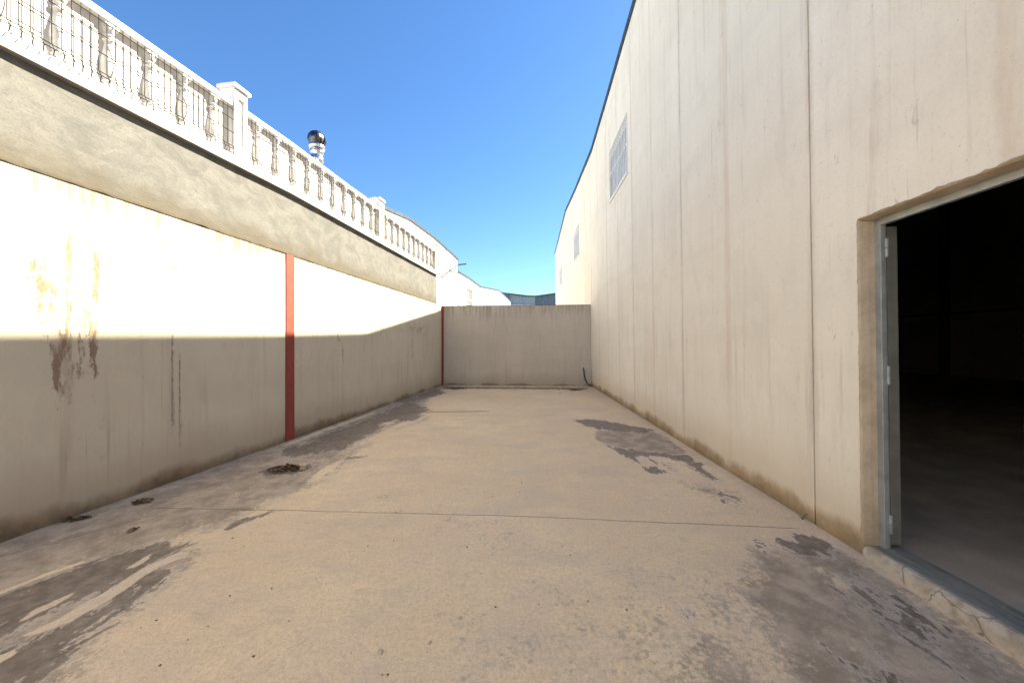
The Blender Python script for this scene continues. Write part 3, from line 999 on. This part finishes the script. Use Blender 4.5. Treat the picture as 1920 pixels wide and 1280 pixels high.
# doorway: plaster reveal, ragged arris, galvanised frame, steel leaf folded back inside
b = B()
b.box(.046, .096, D1 - .012, D1 - .0005, -.05, DT - .012)
b.box(.046, .096, D0, D1 - .0005, DT - .012, DT - .0005)
obj('door_reveal', lean(b), MAT['reveal'], wh)
b = B()                                                # broken plaster lip around the opening
pts = []
L1 = [(D1, z) for z in np.arange(.08, DT, .02)] + [(s, DT) for s in np.arange(D1, D0, -.02)]
prev = None
for i, (s, z) in enumerate(L1):
    w = .011 + .011 * max(-.9, mnoise.noise(Vector((i * .13, 1, 0)))) + .012 * mnoise.noise(Vector((i * .55, 4, 0)))
    up = z >= DT - .001
    o_ = (s, z + w) if up else (s + w, z)
    cur = [b.bm.verts.new((-.004, o_[0], o_[1])), b.bm.verts.new((-.010, (o_[0] + s) / 2, (o_[1] + z) / 2)), b.bm.verts.new((.004, s - (0 if up else .003), z - (.003 if up else 0))), b.bm.verts.new((.05, s - (0 if up else .013), z - (.013 if up else 0)))]
    if prev:
        for q in range(3): b.bm.faces.new((prev[q], cur[q], cur[q + 1], prev[q + 1]))
    prev = cur
obj('plaster_edge', lean(b), MAT['reveal'], wh)
b = B()
fx0, fx1 = .096, .128
b.box(fx0, fx1, D1 - .055, D1 - .0005, .076, DT - .0005)
b.box(fx0, fx1, D0, D1 - .055, DT - .055, DT - .0005)
b.box(fx1, fx1 + .012, D1 - .05, D1 - .03, .076, DT - .05)
b.box(fx1, fx1 + .03, D0, D1 - .05, DT - .045, DT - .02)
b.box(fx0, fx1, D0, D0 + .05, .076, DT - .055)
obj('door_frame', lean(b), MAT['galvanised'], wh, .003)
b = B()
lx0, lx1 = .152, .222
ly0, ly1 = D1 - .042, D1 + 1.50
b.box(lx0, lx1, ly0, ly0 + .05, .10, DT - .06)
b.box(lx0, lx1, ly1 - .05, ly1, .10, DT - .06)
b.box(lx0, lx1, ly0 + .05, ly1 - .05, .10, .16)
b.box(lx0, lx1, ly0 + .05, ly1 - .05, DT - .12, DT - .06)
b.box(lx0 + .01, lx1 - .01, ly0 + .05, ly1 - .05, .16, DT - .12)
dl = obj('door_leaf', lean(b), MAT['leaf_steel'], wh, .003)
for z in (.25, 1.29, 2.18):
    b = B()
    b.tube([(.140, D1 - .050, z - .065), (.140, D1 - .050, z - .002)], .0125, 10)
    b.tube([(.140, D1 - .050, z + .002), (.140, D1 - .050, z + .065)], .0125, 10)
    obj('hinge', lean(b), MAT['galvanised'], dl)
b = B()                                                # chipped concrete step under the doorway
n = 150
prev = None
for i in range(n + 1):
    s = D0 + (D1 - .004 - D0) * i / n
    q = mnoise.noise(Vector((s * 6, 0, 0)))
    q2 = mnoise.noise(Vector((s * 19, 5, 0)))
    prf = [(-.008, -.30), (-.012 + .004 * q2, -.02), (-.010 + .006 * q, .030 + .006 * q2), (.004 + .010 * q, .060 + .006 * q2), (.022 + .012 * q2, .074), (.06, .0755), (.150, .0755)]
    cur = [b.bm.verts.new((x, s, z)) for x, z in prf]
    if prev:
        for j in range(len(prf) - 1): b.bm.faces.new((cur[j], prev[j], prev[j + 1], cur[j + 1]))
    prev = cur
obj('door_step', b, MAT['sill'], wh)
b = B(); b.box(.045, .24, D0, D1 - .012, .070, .0765)
obj('door_threshold', b, MAT['threshold'], wh)

# ------------------------------------------------------------------ wall closing the far end of the yard
e0 = Vector((LA + LB * 13.64 + .02, 13.64, 0))
e1 = Vector((RA + RB * 13.28 - .006, 13.28, 0))
ed = e1 - e0
ew = thing('end_wall', 'grey stained concrete wall closing the far end of the yard', 'wall', e0, math.atan2(ed.y, ed.x))
ln = ed.length
b = B()
v = b.box(0, ln, 0, .16, -.3, 2.965)
for i in (5, 6): v[i].co.x -= LEAN * 2.965
obj('wall_panel', b, MAT['end_concrete'], ew)
b = B()
b.box(0, ln - LEAN * 2.965, -.006, .166, 2.966, 2.985)
obj('wall_coping', b, MAT['sealant'], ew)

# black cable coming out of the end wall and going into the corner
cb = thing('cable', 'black cable hanging from a hole low in the end wall into the right corner', 'cable', e0 + ed * ((1096 - 828) / 282), math.atan2(ed.y, ed.x))
b = B()
b.tube([(-.02, .02, .66), (-.02, -.03, .655), (-.015, -.05, .60), (0.0, -.045, .40), (.05, -.04, .22), (.12, -.045, .10), (.20, -.05, .035), (.29, -.06, .02)], .021, 8)
obj('cord', b, MAT['black_rubber'], cb, smooth=True)
b = B()
b.tube([(.005, .0, .645), (.005, -.015, .645)], .035, 12)
obj('wall_grommet', b, MAT['white_bar'], cb)

# ------------------------------------------------------------------ buildings beyond
C = 7.0
OFF = (LA + C) * -1                                     # distance of the white facades behind the left wall plane


def far_frame():
    return Vector((-C, 0, 0))


def facade(name, label, prof, breaks, holes, depth, x_shift=0.0):
    t = thing(name, label, 'warehouse', Vector((-C, 0, 0)) + lpt(prof[0][0]) - Vector((LA, 0, 0)), LROT)
    s_ = prof[0][0]
    pr = [(a - s_, z) for a, z in prof]
    br = [a - s_ for a in breaks]
    ho = [(h[0] - s_, h[1] - s_, h[2], h[3]) for h in holes]
    b = panel_skin(pr, br, ho, 0.0, -.05, -.3, .05)
    obj('wall_panels', b, MAT['white_concrete'], t)
    b = panel_skin(pr, [br[0], br[-1] - .01], ho, -.03, -.2, -.3, 0)
    obj('wall_core', b, MAT['sealant'], t)
    b = B()
    for (s0, z0), (s1, z1) in zip(pr[:-1], pr[1:]):
        v = b.box(-depth, -.01, s0, s1, 0, 1)
        for i, z in ((0, z0), (1, z0), (2, z1), (3, z1)): v[i].co.z = z + .003
        for i, z in ((4, z0), (5, z0), (6, z1), (7, z1)): v[i].co.z = z + .08
    b.weld()
    obj('roof', b, MAT['roof_sheet'], t)
    b = B()
    for (s0, z0), (s1, z1) in zip(pr[:-1], pr[1:]):
        v = b.box(-.008, .05, s0, s1, 0, 1)
        for i, z in ((0, z0), (1, z0), (2, z1), (3, z1)): v[i].co.z = z - .03
        for i, z in ((4, z0), (5, z0), (6, z1), (7, z1)): v[i].co.z = z + .10
    b.weld()
    obj('roof_flashing', b, MAT['flashing'], t)
    b = B()
    L_ = pr[-1][0]
    b.box(-depth, -.2, L_ - .2, L_ - .012, -.3, pr[-1][1])
    b.box(-depth, -.2, 0.012, .2, -.3, pr[0][1])
    b.box(-depth, -depth + .2, .2, L_ - .2, -.3, min(z for _, z in pr))
    obj('side_walls', b, MAT['white_concrete'], t)
    for s0, s1, z0, z1 in ho:
        b = B()
        q = .05
        b.box(-.12, -.08, s0, s1, z0, z0 + q); b.box(-.12, -.08, s0, s1, z1 - q, z1)
        b.box(-.12, -.08, s0, s0 + q, z0 + q, z1 - q); b.box(-.12, -.08, s1 - q, s1, z0 + q, z1 - q)
        b.box(-.12, -.08, (s0 + s1) / 2 - .03, (s0 + s1) / 2 + .03, z0 + q, z1 - q)
        w = obj('window', b, MAT['window_frame'], t)
        b = B(); b.box(-.105, -.10, s0 + q, s1 - q, z0 + q, z1 - q)
        obj('pane', b, MAT['dark_glass'], w)
        b = B()
        for i in range(9):
            s = s0 + (s1 - s0) * (i + .5) / 9
            b.box(.004, .022, s - .01, s + .01, z0, z1)
        b.box(.001, .026, s0 - .02, s1 + .02, (z0 + z1) / 2 - .02, (z0 + z1) / 2 + .02)
        b.box(.001, .026, s0 - .02, s1 + .02, z1 - .02, z1 + .02)
        b.box(.001, .026, s0 - .02, s1 + .02, z0 - .02, z0 + .02)
        obj('window_grille', b, MAT['white_bar'], w)
    return t


def fs(px):                                            # distance along the far facades for a photographed column
    return C / (LB - (px - 960) / F) * KL


def fz(px, py):
    d = C / (LB - (px - 960) / F)
    return H + (647 - py) / F * d


P1 = [(fs(x), fz(x, y)) for x, y in ((668, 363), (700, 382), (768, 412), (815, 447), (840, 470), (858.5, 487))]
P1 = [(10.6, 6.45)] + P1
facade('white_warehouse', 'white warehouse with gabled roofline and one barred window just behind the balustrade', P1,
       [10.6] + [fs(v) for v in (701, 767, 824, 834.5)] + [P1[-1][0]], [(fs(820.5), fs(829.5), 4.42, 5.72)], 14)
P2 = [(fs(x), fz(x, y)) for x, y in ((859.5, 510.5), (880, 523), (900, 538), (918, 541.5), (935, 545), (946, 555), (957, 566))]
facade('low_white_warehouse', 'lower white warehouse beyond the tall one, its roof stepping down to the blue shed', P2,
       [P2[0][0]] + [fs(v) for v in (873, 901, 925)] + [P2[-1][0]], [(fs(875), fs(886), 4.0, 5.75)], 16)

# unseen building added behind the viewer, its sunlit face bounces light into the yard
st_ = thing('bounce_building', 'unseen pale building added behind the viewer to bounce sunlight into the yard', 'building', (-4, -19, 0), 0)
b = B(); b.box(-20, 20, -6, 0, -.3, 11.0)
obj('wall', b, MAT['white_masonry'], st_)
b = B(); b.box(-20.1, 20.1, -6.1, .1, 11.001, 11.3)
obj('roof', b, MAT['roof_sheet'], st_)

# bracket with aerial on the corner of the tall white warehouse
ak = fs(856)
ap = Vector((-C, 0, 0)) + lpt(ak, .05) - Vector((LA, 0, 0))
an = thing('antenna', 'thin metal aerial with boom and slanted strut on the corner of the white warehouse', 'antenna', (ap.x, ap.y, 6.35), LROT)
b = B(); b.tube([(.03, 0, .10), (.03, 0, .82)], .022, 8)
obj('mast', b, MAT['antenna_metal'], an)
b = B(); b.tube([(.0, 0, .44), (.62, 0, .47)], .045, 8)
obj('boom', b, MAT['antenna_metal'], an)
b = B(); b.tube([(.03, 0, .44), (.30, -2.6, -.46)], .05, 8)
obj('strut', b, MAT['antenna_metal'], an)
b = B()
b.tube([(.02, -1.2, -.42), (.30, -2.2, -.42), (.34, -2.6, -.50), (.28, -3.4, -.40), (.02, -4.2, -.34)], .026, 6)
b.tube([(.02, -1.2, -.54), (.34, -2.3, -.56), (.34, -2.6, -.50)], .026, 6)
obj('wire_loop', b, MAT['antenna_metal'], an)

# blue sheet-metal shed at the back
sh = thing('metal_shed', 'dark blue corrugated metal shed in the far gap between the warehouses', 'shed', (-2.6, 62, 0), 0)


def sheet(name, x0, x1, prof, y, mat, pitch=.5):
    b = B()
    n = int((x1 - x0) / pitch) * 4
    prev = None
    for i in range(n + 1):
        x = x0 + (x1 - x0) * i / n
        yy = y + (.0, .07, .07, 0)[i % 4]
        z = roof_at(prof, x)
        cur = (b.bm.verts.new((x, yy, -.3)), b.bm.verts.new((x, yy, z)))
        if prev: b.bm.faces.new((prev[0], cur[0], cur[1], prev[1]))
        prev = cur
    b.box(x0, x1, y + .12, y + .3, -.3, min(roof_at(prof, x0), roof_at(prof, x1)) - .3)
    return obj(name, b, mat, sh)


SP = [(0, 10.6), (1.2, 10.25), (5.4, 9.75), (6.6, 9.72), (10, 10.2), (18, 11.4)]
sheet('wall_sheet', .01, 2.0, SP, -.6, MAT['blue_sheet'], .4)
sheet('wall_sheet', 2.0, 6.55, SP, 0, MAT['grey_sheet'], .55)
sheet('wall_sheet', 6.55, 18, SP, .1, MAT['blue_sheet'], .5)
b = B()
for (s0, z0), (s1, z1) in zip(SP[:-1], SP[1:]):
    v = b.box(s0, s1, -.7, 12, 0, 1)
    for i, z in ((0, z0), (3, z0), (1, z1), (2, z1)): v[i].co.z = z + .01
    for i, z in ((4, z0), (7, z0), (5, z1), (6, z1)): v[i].co.z = z + .16
b.weld()
obj('roof', b, MAT['flashing'], sh)
b = B(); b.box(1.6, 6.5, -.5, -.1, -.3, 8.35)
obj('base_wall', b, MAT['white_masonry'], sh)

# ------------------------------------------------------------------ litter on the floor
def heap(label, px, py, rx, ry, n, name='leaf_heap', pale=.12, seed=1, hgt=.05, paper=False):
    r = random.Random(seed)
    x, y = gpt(px, py)
    t = thing(name, label, 'leaves', (x, y, float(ground_z(x, y))), 0)
    b, b2 = B(), B()
    for k in range(n):
        a, q = r.uniform(0, 6.283), r.random() ** .7
        c = Vector((rx * q * math.cos(a), ry * q * math.sin(a), .006 + hgt * (1 - q) * r.random()))
        L_, W = r.uniform(.012, .045), r.uniform(.006, .018)
        R_ = Matrix.Rotation(r.uniform(0, 6.28), 3, 'Z') @ Matrix.Rotation(r.uniform(-.7, .7), 3, 'X') @ Matrix.Rotation(r.uniform(-.6, .6), 3, 'Y')
        bb = b2 if r.random() < pale else b
        cur = r.uniform(.002, .012)
        p = [(-L_, 0, 0), (-L_ * .3, -W, cur), (L_ * .5, -W * .8, cur), (L_, 0, 0), (L_ * .5, W * .8, cur * 1.4), (-L_ * .3, W, cur)]
        vs = [c + R_ @ Vector(v) for v in p]
        for v in vs: v.z = max(.003, v.z)
        bb.face(vs[:4]); bb.face([vs[0], vs[3], vs[4], vs[5]])
    for k in range(n // 7):
        a = r.uniform(0, 6.283)
        c = Vector((rx * .7 * math.cos(a), ry * .7 * math.sin(a), .012))
        d = Vector((r.uniform(-1, 1), r.uniform(-1, 1), r.uniform(-.05, .35))) * .05
        b.tube([c, c + d], .0022, 4)
    obj('dark_leaves', b, MAT['dead_leaf'], t)
    if len(b2.bm.faces): obj('pale_leaves', b2, MAT['dead_leaf_pale'], t)
    if paper:
        b = B()
        for i in range(1):
            p = [(.15, -.04, .05), (.20, -.055, .07), (.255, -.01, .055), (.22, .03, .085), (.17, .02, .06)]
            b.face(p)
            b.face([(.19, -.05, .0), (.215, -.055, .07), (.255, -.01, .055), (.25, 0, .0)])
        obj('paper_scrap', b, MAT['stone_pale'], t)
    return t


heap('heap of dead leaves with a pale scrap, right of the red column foot', 536, 880, .21, .13, 190, pale=.16, seed=3, hgt=.06, paper=True)
heap('small brown clump of leaves near the left end of the floor joint', 268, 941, .085, .06, 46, seed=5, hgt=.03)
heap('flat line of leaf litter against the foot of the left wall near the viewer', 140, 974, .13, .05, 60, seed=6, hgt=.02)
heap('single brown curled leaf on the damp concrete left of the floor joint', 250, 995, .025, .02, 7, name='fallen_leaf', seed=8, hgt=.012)
heap('dark leaf litter at the far left corner by the end wall', 855, 728, .40, .14, 120, seed=9, hgt=.05)
heap('flat dark leaf litter at the far right by the black cable', 1078, 731, .25, .07, 60, seed=10, hgt=.03)

x, y = gpt(1507, 974)
wd = thing('dry_weed', 'tiny dry weed growing at the foot of the warehouse wall by a panel joint', 'weed', (x - .01, y, float(ground_z(x, y))), 0)
b = B()
r = random.Random(4)
for k in range(9):
    a = r.uniform(0, 6.28)
    h_ = r.uniform(.03, .075)
    b.tube([(0, 0, 0), (.012 * math.cos(a), .012 * math.sin(a), h_ * .5), (.04 * math.cos(a), .04 * math.sin(a), h_)], [.0016, .0013, .0008], 4)
obj('stems', b, MAT['twig'], wd)


def pebble_mesh(name, mat, seed):
    b = B()
    bmesh.ops.create_icosphere(b.bm, subdivisions=2, radius=1)
    for v in b.bm.verts:
        n_ = mnoise.noise(v.co * 1.3 + Vector((seed, 0, 0)))
        v.co *= 1 + .35 * n_
        v.co.z *= .55
    me = bpy.data.meshes.new(name)
    b.bm.to_mesh(me); b.bm.free()
    for p in me.polygons: p.use_smooth = True
    me.materials.append(mat)
    return me


pm = [pebble_mesh('pebble', MAT['stone_dark'], s) for s in (1, 5, 9)]
pp = pebble_mesh('pebble', MAT['stone_pale'], 3)
PEB = [(713, 1223, .013, 1, 'pale flat pebble lying lowest on the tan floor, left of centre'),
       (863, 1160, .010, 1, 'greyish pebble lying on the bare tan floor near the centre'),
       (806, 1205, .008, 1, 'small pebble between the pale flat one and the greyish one')]
for px, py in ((690, 1023), (738, 1014), (683, 1033), (900, 1011), (876, 1026), (1069, 1041), (929, 1139), (1103, 1128), (1010, 1134), (1175, 1144), (717, 1265), (727, 1265), (436, 1009), (470, 999), (457, 1025), (431, 1116), (509, 1102), (390, 1173), (352, 1198), (541, 1163), (475, 1230), (293, 1162), (264, 1176), (300, 1246), (742, 961), (978, 905), (974, 923), (1257, 808 + 20), (1255, 846), (1071, 737), (1050, 738), (1265, 840)):
    PEB.append((px, py, random.uniform(.0035, .0062), 0, None))
for i, (px, py, r_, kind, lab) in enumerate(PEB):
    x, y = gpt(px, py)
    r_ *= max(1.0, y / 3.0)
    o = bpy.data.objects.new('pebble', pp if kind else pm[i % 3])
    COL.objects.link(o)
    o.location = (x, y, float(ground_z(x, y)) + .008 * mnoise.noise(Vector((x * .7, y * .7, 0))) + r_ * .35)
    o.scale = (r_ * random.uniform(1, 1.5), r_, r_)
    o.rotation_euler = (0, 0, random.uniform(0, 6))
    tag(o, lab or 'tiny dark bit of grit scattered on the concrete floor', 'pebble', 'pebbles scattered over the yard floor')
